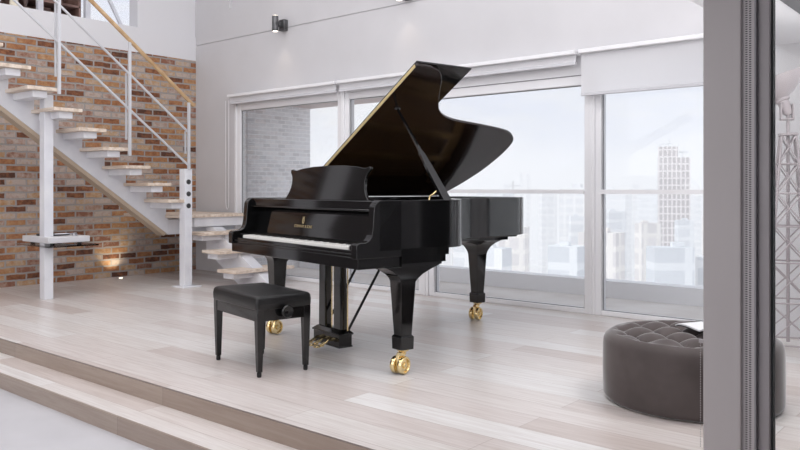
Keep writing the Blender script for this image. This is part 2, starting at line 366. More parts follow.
# perforated strip: rows of small dark slots
m = mat('perforated_aluminium', rgb(186, 180, 182), 0.45); t = m.node_tree; P_ = t.nodes['Principled BSDF']
tc = N(t, 'ShaderNodeTexCoord'); sp = N(t, 'ShaderNodeSeparateXYZ'); t.links.new(tc.outputs['Object'], sp.inputs[0])
def wave(sock, period, off=0.0):
    a = N(t, 'ShaderNodeMath', operation='MULTIPLY_ADD'); a.inputs[1].default_value = 1/period; a.inputs[2].default_value = off
    b = N(t, 'ShaderNodeMath', operation='FRACT'); c = N(t, 'ShaderNodeMath', operation='LESS_THAN'); c.inputs[1].default_value = 0.5
    t.links.new(sock, a.inputs[0]); t.links.new(a.outputs[0], b.inputs[0]); t.links.new(b.outputs[0], c.inputs[0]); return c.outputs[0]
def band(sock, lo, hi):
    a = N(t, 'ShaderNodeMath', operation='GREATER_THAN'); a.inputs[1].default_value = lo; b = N(t, 'ShaderNodeMath', operation='LESS_THAN'); b.inputs[1].default_value = hi
    c = N(t, 'ShaderNodeMath', operation='MULTIPLY'); t.links.new(sock, a.inputs[0]); t.links.new(sock, b.inputs[0]); t.links.new(a.outputs[0], c.inputs[0]); t.links.new(b.outputs[0], c.inputs[1]); return c.outputs[0]
def mul(a, b):
    c = N(t, 'ShaderNodeMath', operation='MULTIPLY'); t.links.new(a, c.inputs[0]); t.links.new(b, c.inputs[1]); return c.outputs[0]
d1 = mul(band(sp.outputs[0], pp(-.787), pp(-.780)), wave(sp.outputs[2], 0.0078)); d2 = mul(band(sp.outputs[0], pp(-.775), pp(-.768)), wave(sp.outputs[2], 0.0078, 0.35))
sm = N(t, 'ShaderNodeMath', operation='ADD'); t.links.new(d1, sm.inputs[0]); t.links.new(d2, sm.inputs[1])
mxp = N(t, 'ShaderNodeMix', data_type='RGBA'); mxp.inputs[6].default_value = rgb(186, 180, 182); mxp.inputs[7].default_value = rgb(60, 56, 60)
t.links.new(sm.outputs[0], mxp.inputs[0]); t.links.new(mxp.outputs[2], P_.inputs['Base Color'])
struct(B(pp(-.797), pp(-.757), -0.045, 0.05, 0, 2.03).build('perforated_strip', m, pr, smooth=False))
struct(B(pp(-.757), pp(-.752), -0.05, 0.04, 0, 2.03).build('dark_joint', 'gasket', pr, smooth=False))
struct(B(pp(-.752), pp(-.714), -0.03, 0.03, 0, 2.03).build('door_stile', 'alu_dark', pr, bevel=0.004))
struct(B(pp(-.714), pp(-.707), -0.012, 0.012, 0, 2.03).build('dark_seal', mat('black_seal', (0.01, 0.014, 0.014, 1), 0.5), pr, smooth=False))
struct(B(pp(-.707), pp(0.9), -0.004, 0.004, 0.0, 2.03).build('partition_glass', 'glass', pr, smooth=False))

# ================================================================== OUTSIDE
struct(B(-9.5, 5, YW+0.2, 7.1, -0.3, -0.02).build('terrace_floor', 'terrace', smooth=False))
struct(B(-9.5, 5, 6.92, 7.1, -0.02, 0.14).build('terrace_parapet', 'curb', smooth=False))
struct(B(-7.95, -7.65, YW+0.2, 7.13, -0.02, 2.11).build('terrace_side_wall', 'grey_brick', smooth=False))
struct(B(-9.5, -4.9, YW+0.2, 7.13, 2.11, 2.3).build('terrace_canopy', 'soffit_out', smooth=False))
struct(B(-900, 900, 30, 1500, -60.5, -60).build('city_ground', 'ground', smooth=False))

# ================================================================== STAIRS
ST = thing('staircase', 'white steel staircase with pale oak treads turning at a landing, against the brick wall', 'staircase', (-7.4, 4.7, 0))
ox, oy = -7.4, 4.7
def sb(x0, x1, y0, y1, z0, z1): return B(x0-ox, x1-ox, y0-oy, y1-oy, z0, z1)
R_, G_ = 0.1713, 0.2367
XO, XI = -6.88, -7.95
TT = 0.032
nst = 12
def ztop(k): return 0.745+R_*k            # k = 0 is the landing
def yend(k): return 4.95-G_*k             # far edge of tread k
for k in range(1, nst+1):
    ye = yend(k); 
    tr_o = sb(XI, XO, ye-0.27, ye, ztop(k)-TT, ztop(k)).build('tread', 'tread', ST, bevel=0.003)
    sb(-7.34, -6.93, ye-0.20, ye-0.07, ztop(k)-TT-0.062, ztop(k)-TT).build('tread_bracket', 'steel', ST, bevel=0.003)
# stringer with saw-tooth plates
sl = R_/G_
def zs(y): return ztop(0)-TT-0.006+(4.72-y)*sl      # top line of the sloping tube
st = MB()
ya, yb = 4.74, yend(nst)-0.5
dz = 0.165
st.prism([(-7.49-ox, ya-oy, zs(ya)), (-7.49-ox, yb-oy, zs(yb)), (-7.49-ox, yb-oy, zs(yb)-dz), (-7.49-ox, ya-oy, zs(ya)-dz)], (0.15, 0, 0))
st.box(-7.49-ox, -7.34-ox, ya-oy, 5.62-oy, zs(ya)-dz, zs(ya))
for k in range(1, nst+1):
    ye = yend(k); y0 = ye-0.27; yy = [y0+0.03, y0+0.03+G_]
    st.prism([(-7.360-ox, yy[0]-oy, zs(yy[0])-0.01), (-7.360-ox, yy[1]-oy, zs(yy[1])-0.01), (-7.360-ox, yy[1]-oy, ztop(k)-TT), (-7.360-ox, yy[0]-oy, ztop(k)-TT)], (0.0195, 0, 0))
st.build('stringer', 'steel', ST, bevel=0.003)
sf = MB(); ya2 = 4.72
sf.prism([(-7.48-ox, ya2-oy, zs(ya2)-dz), (-7.48-ox, yb-oy, zs(yb)-dz), (-7.48-ox, yb-oy, zs(yb)-dz-0.045), (-7.48-ox, ya2-0.03-oy, zs(ya2)-dz-0.025)], (0.13, 0, 0))
sf.build('stringer_soffit', 'soffit', ST)['label'] = 'beige board under the sloping beam'
# landing
sb(-8.2, -7.09, 4.70, 5.66, 0.745-TT, 0.745).build('landing', 'tread', ST, bevel=0.003)
lf = MB(); lf.box(-8.15-ox, -7.12-ox, 4.92-oy, 5.62-oy, 0.61, 0.745-TT); lf.build('landing_frame', 'steel', ST, bevel=0.003)
# lower flight runs along the window wall
ztl = [0.562, 0.378, 0.192]
for k, z in enumerate(ztl):
    x1 = -6.55-0.27+0.27*k; x0 = x1-0.31
    sb(x0, x1, 4.83, 5.62, z-TT, z).build('tread', 'tread', ST, bevel=0.003)
    sb(x0+0.05, x0+0.22, 4.87, 5.58, z-TT-0.06, z-TT).build('tread_bracket', 'steel', ST, bevel=0.003)
s2 = MB()
s2.prism([(-7.2-ox, 5.13-oy, 0.60), (-7.2-ox, 5.13-oy, 0.34), (-6.62-ox, 5.13-oy, 0.0), (-6.12-ox, 5.13-oy, 0.0), (-6.12-ox, 5.13-oy, 0.04), (-7.08-ox, 5.13-oy, 0.60)], (0, 0.14, 0))
for k, z in enumerate(ztl):
    x1 = -6.82+0.27*k; s2.box(x1-0.28-ox, x1-0.06-ox, 5.15-oy, 5.25-oy, z-0.22, z-TT)
s2.build('lower_stringer', 'steel', ST, bevel=0.003)
# holed newel column on a base plate, and the tall post under the upper flight
nc = MB(); nc.box(-6.97-ox, -6.87-ox, 4.63-oy, 4.72-oy, 0.012, 1.235); nco = nc.build('newel_column', 'steel', ST, bevel=0.004)
for z in (1.10, 0.975, 0.85):
    MB().lathe([(0.026, 0), (0.026, 0.004), (0.020, 0.006), (0.019, 0.0015)], (-6.87-ox, 4.675-oy, z), 'x', 20).build('socket_ring', 'gunmetal', nco)
sb(-7.02, -6.80, 4.57, 4.79, 0, 0.012).build('base_plate', 'steel', ST, bevel=0.002)
sb(-7.19, -7.09, 3.27, 3.355, 0, 1.90).build('support_post', 'steel', ST, bevel=0.004)
# railing
XRl = -6.865
def railz(y, z0): return z0+(4.68-y)*0.79
posts = [4.68, 4.006, 3.306, 2.606, 1.95]
pz = [1.235, 1.35, 1.89, 2.43, 2.93]
for y, z in zip(posts, pz):
    zt_ = railz(y, 1.93)
    p = MB(); p.box(XRl-0.012-ox, XRl+0.012-ox, y-0.018-oy, y+0.006-oy, z, zt_)
    p.box(XRl-0.045-ox, XRl-0.033-ox, y-0.030-oy, y-0.012-oy, z+0.16, zt_-0.3)
    p.build('railing_post', 'steel_rail', ST)
for z0 in (1.61, 1.265):
    MB().tube((XRl-ox, 4.68-oy, z0), (XRl-ox, 1.9-oy, railz(1.9, z0)), 0.012).build('rail', 'steel_rail', ST)
MB().tube((XRl-ox, 4.735-oy, railz(4.735, 1.945)), (XRl-ox, 1.9-oy, railz(1.9, 1.945)), 0.020, n=16).build('handrail', 'handrail', ST)

# glass shelf and turntable on the tall post
sh = B(-0.34, 0.34, -0.24, 0.24, 0, 0.012)
SHX, SHY, SHZ = -7.26, 3.46, 0.492
tag(sh.build('glass_shelf', 'shelf_glass', None, bevel=0.002, loc=(SHX+0.02, SHY, SHZ)), 'thin glass shelf fixed to the tall white stair post', 'shelf')
TTb = thing('turntable', 'white record turntable with dark platter on the glass shelf by the stair post', 'turntable', (SHX, SHY, SHZ+0.012))
B(-0.27, 0.27, -0.20, 0.20, 0.02, 0.078).build('plinth', 'turntable', TTb, bevel=0.006)
for sx_ in (-1, 1):
    for sy_ in (-1, 1): MB().lathe([(0.02, 0), (0.022, 0.02)], (0.2*sx_, 0.13*sy_, 0), 'z', 16).build('foot', 'cover', TTb)
MB().lathe([(0.145, 0.078), (0.148, 0.082), (0.148, 0.092), (0.14, 0.095), (0.008, 0.095), (0.005, 0.104)], (-0.06, 0, 0), 'z', 40).build('platter', 'cover', TTb)
MB().path([(0.17, 0.11, 0.095), (0.17, 0.09, 0.10), (0.15, -0.05, 0.10), (0.09, -0.11, 0.095)], 0.005).build('tonearm', 'chrome', TTb)
MB().lathe([(0.022, 0.078), (0.022, 0.100), (0.012, 0.110)], (0.17, 0.10, 0), 'z', 18).build('tonearm_base', 'chrome', TTb)

# ================================================================== GALLERY above the brick wall
gf = B(-11.6, XW-0.2, 0.2, 5.4, 2.75, 2.90).build('floor_gallery', 'wall_white', smooth=False); struct(gf)
gb = MB(); gb.box(-11.6, -11.5, 0.2, 5.4, 2.9, 3.05); gb.box(-11.6, -11.5, 0.2, 5.4, 4.2, 4.3)
for y in (0.2, 1.8, 3.4, 4.5): gb.box(-11.6, -11.5, y, y+0.08, 3.05, 4.2)
struct(gb.build('window_6', 'frame', smooth=False))
struct(B(-11.6, XW-0.2, 0.2, 5.4, 4.3, 4.4).build('ceiling_gallery', 'wall_white', smooth=False))
def truss(y0, y1, x, label):
    r = thing('steel_truss', label, 'truss', (x, y0, 2.90), 0, None)
    B(-0.03, 0.03, -0.03, 0.03, 0, 1.4).build('truss_column', 'steel', r)
    MB().bar((0, 0, 1.0), (0, y1-y0, 0.12), (0.015, 0, 0), (0, 0.014, 0.014)).build('diagonal_brace', 'steel', r)
    MB().bar((0, 0.02, 0.45), (0, y1-y0, 0.75), (0.012, 0, 0), (0, 0.005, 0.012)).build('cross_brace', 'steel', r)
truss(4.05, 3.55, -8.9, 'white steel truss post in the gallery behind the book boxes')
truss(4.62, 5.1, -8.9, 'white steel truss with diagonal strut before the bright gallery window')
bc = thing('storage_shelf', 'brown open storage shelf in the upper gallery, full of boxes', 'shelf', (-9.6, 3.5, 2.90))
for z in (0.0, 0.42, 0.84): B(-0.2, 0.2, -1.25, 1.3, z, z+0.03).build('shelf_board', 'leather', bc, bevel=0.003)
for y in (-1.25, -0.4, 0.45, 1.27): B(-0.2, 0.2, y, y+0.03, 0.03, 0.84).build('side_panel', 'leather', bc)
B(-0.22, -0.2, -1.25, 1.3, 0.0, 0.87).build('back_panel', 'leather', bc)
M['box_pink'] = mat('dusty_pink_card', rgb(176, 150, 148), 0.7); M['box_cream'] = mat('cream_card', rgb(214, 204, 192), 0.7); M['box_dark'] = mat('dark_card', rgb(84, 62, 56), 0.7)
kk = 0
BL = [('box_dark', 'dark brown'), ('box_pink', 'dusty pink'), ('box_cream', 'cream'), ('leather', 'leather brown'), ('box_dark', 'dark brown'), ('box_pink', 'dusty pink')]
for yb_, w_ in ((2.30, 0.22), (2.56, 0.3), (3.14, 0.2), (3.38, 0.24), (3.66, 0.2), (4.00, 0.2), (4.24, 0.18), (4.46, 0.24)):
    m_, cn = BL[kk % 6]; h_ = (0.30, 0.22, 0.34, 0.26, 0.31, 0.20, 0.33, 0.28)[kk]
    bx_ = thing('storage_box', cn+' storage box, %s on the gallery shelf' % ['first', 'second', 'third', 'fourth', 'fifth', 'sixth', 'seventh', 'last from the left'][kk] if kk == 7 else cn+' storage box, %s from the left on the gallery shelf' % ['first', 'second', 'third', 'fourth', 'fifth', 'sixth', 'seventh'][kk], 'box', (-9.55, yb_+w_/2, 2.93), 0, 'storage boxes on the gallery shelf')
    B(-0.13, 0.13, -w_/2, w_/2, 0, h_-0.04).build('box_body', m_, bx_, bevel=0.004); B(-0.135, 0.135, -w_/2-0.004, w_/2+0.004, h_-0.04, h_).build('lid', m_, bx_, bevel=0.004); kk += 1
mug = MB().lathe([(0.045, 0), (0.05, 0.01), (0.05, 0.13), (0.046, 0.13), (0.044, 0.02)], n=20).build('jar', 'turntable', None, loc=(XW-0.10, 3.34, 2.96)); tag(mug, 'white ceramic jar on the ledge above the brick wall', 'jar')
cd = MB().lathe([(0.04, 0), (0.042, 0.01), (0.042, 0.085), (0.03, 0.09), (0.003, 0.09), (0.002, 0.105)], n=20).build('candle', 'cream', None, loc=(XW-0.08, 3.55, 2.96)); tag(cd, 'cream pillar candle on the ledge beside the jar', 'candle')
fg = MB().lathe([(0.035, 0), (0.035, 0.01), (0.012, 0.03), (0.02, 0.08), (0.03, 0.14), (0.014, 0.19), (0.018, 0.22), (0.004, 0.25)], n=16).build('figurine', 'dark_item', None, loc=(XW-0.1, 3.68, 2.96)); tag(fg, 'dark slender figurine on the ledge above the brick wall', 'figurine')

# uplight set into the floor by the bricks
ul = thing('floor_uplight', 'small round uplight set in the floor at the foot of the brick wall', 'light', (-8.12, 4.62, 0))
MB().lathe([(0.035, 0), (0.035, 0.004), (0.028, 0.005)], n=20).build('housing', 'chrome', ul)
MB().lathe([(0.025, 0.005), (0.02, 0.007)], n=20).build('lens', 'bulb', ul)
def spot(name, loc, direction, power, ang, parent=None, col=(1, 0.82, 0.62), blend=0.8, size=0.02):
    d = bpy.data.lights.new(name, 'SPOT'); d.energy = power; d.spot_size = radians(ang); d.spot_blend = blend; d.color = col; d.shadow_soft_size = size
    o = bpy.data.objects.new(name, d); COL.objects.link(o); o.location = loc; o.rotation_euler = Vector(direction).to_track_quat('-Z', 'Y').to_euler()
    if parent: o.parent = parent
    return o
spot('uplight_lamp', (0, 0, 0.02), (-0.17, 0.0, 0.25), 6, 78, ul, (1, 0.85, 0.6))

# wall sconces
def sconce(x, z, label):
    r = thing('wall_sconce', label, 'wall lamp', (x, YW, z), 0, 'cylindrical wall sconces')
    B(-0.045, 0.045, -0.06, 0, -0.065, 0.06).build('wall_mount', 'gunmetal', r, bevel=0.006)
    B(-0.02, 0.02, -0.11, -0.06, -0.03, 0.03).build('arm', 'gunmetal', r, bevel=0.003)
    MB().lathe([(0.032, -0.085), (0.036, -0.08), (0.036, 0.08), (0.032, 0.085)], (0, -0.15, 0), 'z', 28).build('lamp_body', 'gunmetal', r)
    MB().lathe([(0.026, -0.089), (0.026, -0.085)], (0, -0.15, 0), 'z', 20).build('lower_lens', 'bulb', r)
    MB().lathe([(0.026, 0.085), (0.026, 0.089)], (0, -0.15, 0), 'z', 20).build('upper_lens', 'bulb', r)
    spot('sconce_down', (0, -0.15, -0.10), (0, 0.10, -1), 1.6, 75, r); spot('sconce_up', (0, -0.15, 0.10), (0, 0.10, 1), 1.2, 75, r)
sconce(-6.60, 2.875, 'dark cylindrical wall sconce above the leftmost window')
sconce(-4.78, 2.935, 'dark cylindrical wall sconce above the piano lid, at the top edge')

# blinds
def blind(x0, x1, drop, label):
    c = (x0+x1)/2
    r = thing('roller_blind', label, 'blind', (c, YW-0.032, 2.125))
    B(x0-c, x1-c, -0.07, -0.002, -0.0, 0.035).build('cassette', 'frame', r, bevel=0.006)
    B(x0-c+0.01, x1-c-0.01, -0.030, -0.028, -drop, 0.0).build('blind_fabric', 'blind', r, smooth=False)
    B(x0-c+0.01, x1-c-0.01, -0.040, -0.018, -drop-0.028, -drop).build('hem_bar', 'hem', r, bevel=0.004)
blind(-7.545, -5.72, 0.055, 'white roller blind rolled up above the leftmost window')
blind(-5.69, -2.95, 0.055, 'white roller blind rolled up above the windows behind the piano')
blind(-2.92, -1.60, 0.315, 'white roller blind partly lowered over the right window')
cc = MB(); cc.path([(0, 0, 2.10), (0.0, 0, 1.4), (0.002, 0, 0.86), (0.012, 0, 0.80), (0.03, 0, 0.775), (0.048, 0, 0.80), (0.058, 0, 0.86), (0.06, 0, 1.4), (0.06, 0, 2.10)], 0.004)
tag(cc.build('blind_cord', 'frame', None, loc=(-7.66, YW-0.03, 0)), 'thin white looped blind cord hanging left of the windows', 'cord')

bcr = thing('bead_chain', 'thin grey bead chain hanging from a clip on the aluminium column', 'chain', (-0.945, 2.76, 0.49))
B(-0.004, 0.022, -0.006, 0.006, -0.006, 0.006).build('clip', 'alu_dark', bcr)
bcn = MB()
for k in range(44): bcn.lathe([(0.0008, -0.0022), (0.0020, 0.0), (0.0008, 0.0022)], (0, 0, -0.0085*k-0.008), 'z', 6)
bcn.tube((0, 0, 0.0), (0, 0, -0.0085*44), 0.0004, n=5); bcn.build('beads', 'alu_dark', bcr)

# ================================================================== GRAND PIANO
W = 1.58
PX_, PY_ = -2.783, 2.925
ROT = -radians(12.44)
# root at the middle of the keyboard front; local x to the treble side, y to the tail
lx, ly = -0.97657, 0.215456
GP = thing('grand_piano', 'black lacquered grand piano with raised lid in the middle of the platform', 'piano', (PX_+lx*W/2, PY_+ly*W/2, 0), ROT)
def U(u): return W/2-u
def pb(u0, u1, v0, v1, z0, z1): return B(U(u0), U(u1), v0, v1, z0, z1)
ZR0, ZR1 = 0.69, 0.966
curve = smooth_pts([(0.0, 0.62), (0.008, 0.70), (0.035, 0.765), (0.10, 0.825), (0.26, 0.925), (0.385, 1.01), (0.455, 1.09), (0.50, 1.18), (0.53, 1.30), (0.56, 1.53), (0.595, 1.76), (0.625, 1.88), (0.675, 1.965),
                    (0.745, 2.02), (0.86, 2.048), (1.0, 2.055), (1.18, 2.04), (1.37, 1.99), (1.48, 1.945), (1.54, 1.915), (1.57, 1.88), (1.58, 1.83)], 5)
outer = [(0.0, 0.147)]+curve+[(W, 0.147)]
def offset(poly, d):
    """inward offset of a polygon (u, v)"""
    n = len(poly); o = []
    ar = sum(poly[i][0]*poly[(i+1) % n][1]-poly[(i+1) % n][0]*poly[i][1] for i in range(n)); sg = 1 if ar > 0 else -1
    for i in range(n):
        a = Vector(poly[i-1]); b = Vector(poly[i]); c = Vector(poly[(i+1) % n])
        n1 = (b-a).normalized(); n2 = (c-b).normalized(); n1 = Vector((-n1.y, n1.x))*sg; n2 = Vector((-n2.y, n2.x))*sg
        m_ = (n1+n2); m_ = m_.normalized() if m_.length > 1e-6 else n1
        k = d/max(0.5, m_.dot(n1)); o.append((b.x+m_.x*k, b.y+m_.y*k))
    return o
inner = offset(outer, 0.045)
rim = MB(); n = len(outer)
def ring(p, z): return [(U(a), b, z) for a, b in p]
rim.add(ring(outer, ZR0)+ring(outer, ZR1)+ring(inner, ZR1)+ring(inner, ZR0),
        [f for i in range(n-1) for f in ((i, i+1, n+i+1, n+i), (n+i, n+i+1, 2*n+i+1, 2*n+i), (2*n+i, 2*n+i+1, 3*n+i+1, 3*n+i), (3*n+i, 3*n+i+1, i+1, i))]+
        [(0, n, 2*n, 3*n), (n-1, 2*n-1, 3*n-1, 4*n-1)])
rim.build('rim', 'lacquer', GP, bevel=0.003, ang=50)
# soundboard and iron plate inside
sbd = MB(); sbd.prism(ring(offset(outer, 0.044), 0.705), (0, 0, 0.012)); sbd.build('soundboard', 'soundboard', GP, smooth=False)
pl = MB()
ii = offset(outer, 0.06)
pl2 = offset(outer, 0.15)
k0 = [i for i in range(n) if outer[i][1] > 0.2]
ro = [ii[i] for i in k0]; ri = [pl2[i] for i in k0]; q = len(ro)
pl.add(ring(ro, 0.845)+ring(ro, 0.865)+ring(ri, 0.855)+ring(ri, 0.835), [f for i in range(q-1) for f in ((i, i+1, q+i+1, q+i), (q+i, q+i+1, 2*q+i+1, 2*q+i), (2*q+i, 2*q+i+1, 3*q+i+1, 3*q+i), (3*q+i, 3*q+i+1, i+1, i))])
pl.box(U(0.07), U(1.51), 0.34, 0.60, 0.84, 0.865)
for u0, v0, u1, v1 in ((0.30, 0.6, 0.36, 0.96), (0.62, 0.6, 0.80, 1.93), (0.98, 0.6, 1.08, 1.97), (1.28, 0.6, 1.28, 1.96)):
    pl.bar((U(u0), v0-0.02, 0.86), (U(u1), v1, 0.86), (0.022, 0, 0), (0, 0, 0.018))
pl.build('iron_plate', 'plate', GP, bevel=0.003)['label'] = 'bronze iron plate inside the case'
strs = MB()
for i in range(44):
    f_ = i/43; u0 = 0.14+f_*1.28; u1 = 0.22+f_*1.2; v1 = (0.86+f_*2.4) if u1 < 0.62 else 1.80+0.1*f_
    if u1 < 0.62: v1 = min(v1, 0.80+0.65*u1)
    z = 0.875; a = Vector((U(u0), 0.55, z)); b = Vector((U(u1), v1, z)); strs.bar(a, b, (0.0012, 0, 0), (0, 0, 0.0012))
so = strs.build('strings', 'chrome', GP, smooth=False); so['kind'] = 'stuff'
# key bed, slip, cheeks
pb(0.012, W-0.012, 0.018, 0.60, 0.598, 0.662).build('key_bed', 'lacquer', GP, bevel=0.004)
pb(0.055, W-0.055, 0.022, 0.039, 0.655, 0.698).build('key_slip', 'lacquer', GP, bevel=0.003)
pb(0.055, W-0.055, 0.018, 0.024, 0.672, 0.680).build('slip_bead', 'satin_black', GP, bevel=0.002)
prof = [(0.0, 0.655), (0.0, 0.725)]+smooth_pts([(0.002, 0.732), (0.02, 0.741), (0.05, 0.742), (0.078, 0.750), (0.098, 0.773), (0.107, 0.81), (0.112, 0.87), (0.118, 0.93), (0.135, 0.955), (0.15, 0.966)], 4)+[(0.30, 0.966), (0.30, 0.655)]
for u in (0.0, W-0.055):
    MB().prism([(U(u), a, b) for a, b in prof], (-0.055, 0, 0)).build('arm', 'lacquer', GP, bevel=0.004, ang=30)
for u in (0.056, W-0.056-0.084):
    pb(u, u+0.084, 0.045, 0.175, 0.662, 0.722).build('key_block', 'lacquer', GP, bevel=0.004)
# keyboard: 52 white and 36 black keys
KU0, KU1 = 0.142, 1.438
kb = pb(KU0, KU1, 0.046, 0.19, 0.662, 0.690).build('keyboard', 'satin_black', GP)
kw = (KU1-KU0)/52
wk = MB().loft([[(-kw/2+0.0008, 0.040, z0), (kw/2-0.0008, 0.040, z0), (kw/2-0.0008, 0.188, z1), (-kw/2+0.0008, 0.188, z1)] for z0, z1 in ((0.690, 0.690), (0.7145, 0.7235))]).build('white_key', 'ivory', kb, bevel=0.0015, seg=1)
bk = MB().loft([[(-0.0068, 0.092, 0.714), (0.0068, 0.092, 0.714), (0.0068, 0.188, 0.714), (-0.0068, 0.188, 0.714)],
                [(-0.0055, 0.096, 0.730), (0.0055, 0.096, 0.730), (0.0055, 0.188, 0.732), (-0.0055, 0.188, 0.732)]]).build('black_key', 'ebony', kb)
first_w = first_b = True
for i in range(52):
    u = KU1-(i+0.5)*kw          # from the bass end
    o = wk if first_w else wk.copy()
    if not first_w: COL.objects.link(o); o.parent = kb
    first_w = False; o.location = (U(u), 0, 0)
    note = (i+5) % 7            # 0 = C
    if note in (0, 1, 3, 4, 5) and i < 51:
        o = bk if first_b else bk.copy()
        if not first_b: COL.objects.link(o); o.parent = kb
        first_b = False; o.location = (U(u-kw/2), 0, 0)
# fallboard with lettering and emblem
fb = MB(); fp = [(0.176, 0.718), (0.20, 0.718), (0.235, 0.90), (0.218, 0.905), (0.205, 0.86), (0.192, 0.78)]
fb.prism([(U(0.058), a, b) for a, b in fp], (-(W-0.116), 0, 0)); fbo = fb.build('fallboard', 'lacquer', GP, bevel=0.003)
txc = bpy.data.curves.new('lettering', 'FONT'); txc.body = 'STEINWAY & SONS'; txc.size = 0.026; txc.extrude = 0.0006; txc.align_x = 'CENTER'; txc.align_y = 'CENTER'
tx = bpy.data.objects.new('maker_lettering', txc); COL.objects.link(tx); tx.parent = fbo; tx.location = (U(0.89), 0.1905, 0.790); tx.rotation_euler = (radians(80), 0, 0); txc.materials.append(M['gold_letter'])
bpy.context.view_layer.update()
tm = bpy.data.meshes.new_from_object(tx.evaluated_get(bpy.context.evaluated_depsgraph_get())); t2 = bpy.data.objects.new('maker_name_lettering', tm); COL.objects.link(t2); t2.parent = fbo
t2.location = tx.location; t2.rotation_euler = tx.rotation_euler; bpy.data.objects.remove(tx); tm.materials.clear(); tm.materials.append(M['gold_letter'])
em = MB()
def ev(x, z): return (U(0.89)+x, 0.1985-(0.0), 0.0)
def E3(x, z): return Vector((U(0.89)+x, 0.1925+(z-0.82)*0.165, z))
for sg in (-1, 1):
    em.path([E3(sg*x, z) for x, z in ((0.004, 0.812), (0.011, 0.820), (0.012, 0.832), (0.006, 0.842), (0.010, 0.853))], 0.0016, 6)
for x in (-0.003, 0.003): em.path([E3(x, 0.812), E3(x, 0.846)], 0.0009, 6)
em.path([E3(-0.010, 0.811), E3(0.010, 0.811)], 0.002, 6); em.path([E3(-0.008, 0.844), E3(0.008, 0.844)], 0.0012, 6)
em.build('lyre_emblem', 'gold_letter', fbo)
# top front board and music shelf
pb(0.056, W-0.056, 0.150, 0.172, 0.905, 0.962).build('front_rail', 'lacquer', GP, bevel=0.004)
pb(0.058, W-0.058, 0.140, 0.152, 0.903, 0.915).build('rail_bead', 'lacquer', GP, bevel=0.004)
pb(0.056, W-0.056, 0.172, 0.52, 0.935, 0.958).build('music_shelf', 'lacquer', GP, bevel=0.003)
# music desk
half = [(0.0, 1.172), (0.18, 1.170), (0.32, 1.160), (0.395, 1.149), (0.425, 1.150), (0.455, 1.157), (0.470, 1.152), (0.468, 1.135), (0.452, 1.120), (0.436, 1.095), (0.432, 1.06), (0.440, 1.025), (0.462, 0.99), (0.498, 0.957)]
half = half[:6]+smooth_pts(half[6:], 3)
uc = 0.765
desk = [(uc-a, b) for a, b in half]+[(uc+a, b) for a, b in reversed(half[1:])]
def dv(z): return 0.262+(z-0.957)*0.18
MB().prism([(U(a), dv(b), b+0.002) for a, b in desk], (0, 0.018, 0)).build('music_desk', 'lacquer', GP, bevel=0.003, ang=50)
# legs
def sq(u0, u1, v0, v1, z): return [(U(u0), v0, z), (U(u1), v0, z), (U(u1), v1, z), (U(u0), v1, z)]
def leg(uc_, vc, out_sign, ztop_, flare):
    """flare: list of (z, du_in, du_out, dv_front, dv_back)"""
    l = MB(); a = 0.052
    rings = [(0.212, 0.036, 0.036, 0.036, 0.036), (0.512, a, a, a, a)]+flare
    rr = []
    for z, i_, o_, f_, b_ in rings:
        if out_sign > 0: rr.append(sq(uc_-o_, uc_+i_, vc-f_, vc+b_, z))
        else: rr.append(sq(uc_-i_, uc_+o_, vc-f_, vc+b_, z))
    l.loft(rr)
    for z0, z1, h0, h1 in ((0.134, 0.204, 0.043, 0.045), (0.204, 0.214, 0.045, 0.037)):
        l.loft([sq(uc_-h0, uc_+h0, vc-h0, vc+h0, z0), sq(uc_-h1, uc_+h1, vc-h1, vc+h1, z1)])
    lo = l.build('leg', 'lacquer', GP, bevel=0.002, ang=25)
    # brass double caster, swivelled
    R0 = 0.050; CT = Vector((U(uc_), vc, 0)); ca = radians(18)
    def rot(vs): return [CT+Vector((p[0]*cos(ca)-p[1]*sin(ca), p[0]*sin(ca)+p[1]*cos(ca), p[2])) for p in vs]
    def bx(x0, x1, y0, y1, z): return rot([(x0, y0, z), (x1, y0, z), (x1, y1, z), (x0, y1, z)])
    cs = MB(); cs.lathe([(0.034, 0.134), (0.034, 0.126), (0.02, 0.118), (0.016, 0.108)], CT, 'z', 24)
    cs.loft([bx(-0.013, 0.013, -0.050, 0.014, 0.100), bx(-0.013, 0.013, -0.040, 0.018, 0.120)])
    cs.loft([bx(-0.008, 0.008, -0.056, 0.004, 0.045), bx(-0.012, 0.012, -0.052, 0.006, 0.105)])
    a_, b_2 = rot([(-0.040, -0.026, R0), (0.040, -0.026, R0)]); cs.tube(a_, b_2, 0.012)
    cs.build('caster', 'brass', lo, bevel=0.002)
    for sg in (-1, 1):
        x0 = sg*0.011; x1 = sg*0.038
        wm = MB().lathe([(0.020, x0), (R0-0.003, x0), (R0, x0+sg*0.005), (R0, x1-sg*0.006), (R0-0.003, x1), (R0-0.012, x1), (R0-0.016, x1-sg*0.010), (0.018, x1-sg*0.010), (0.014, x1), (0.004, x1)], (0, -0.026, R0), 'x', 32)
        wm.v = [tuple(p) for p in rot(wm.v)]; wm.build('caster_wheel', 'brass', lo)
    return lo
fl_front = [(0.53, 0.056, 0.052, 0.058, 0.072), (0.552, 0.068, 0.052, 0.074, 0.105), (0.575, 0.092, 0.052, 0.105, 0.160), (0.596, 0.135, 0.052, 0.150, 0.222), (0.600, 0.135, 0.052, 0.150, 0.222)]
leg(0.053, 0.347, 1, 0.6, fl_front); leg(W-0.053, 0.347, -1, 0.6, fl_front)
leg(1.094, 1.885, 1, 0.6, [(0.54, 0.058, 0.058, 0.058, 0.058), (0.575, 0.075, 0.075, 0.075, 0.075), (0.605, 0.105, 0.105, 0.105, 0.10), (0.632, 0.16, 0.16, 0.16, 0.12), (0.640, 0.16, 0.16, 0.16, 0.12)])
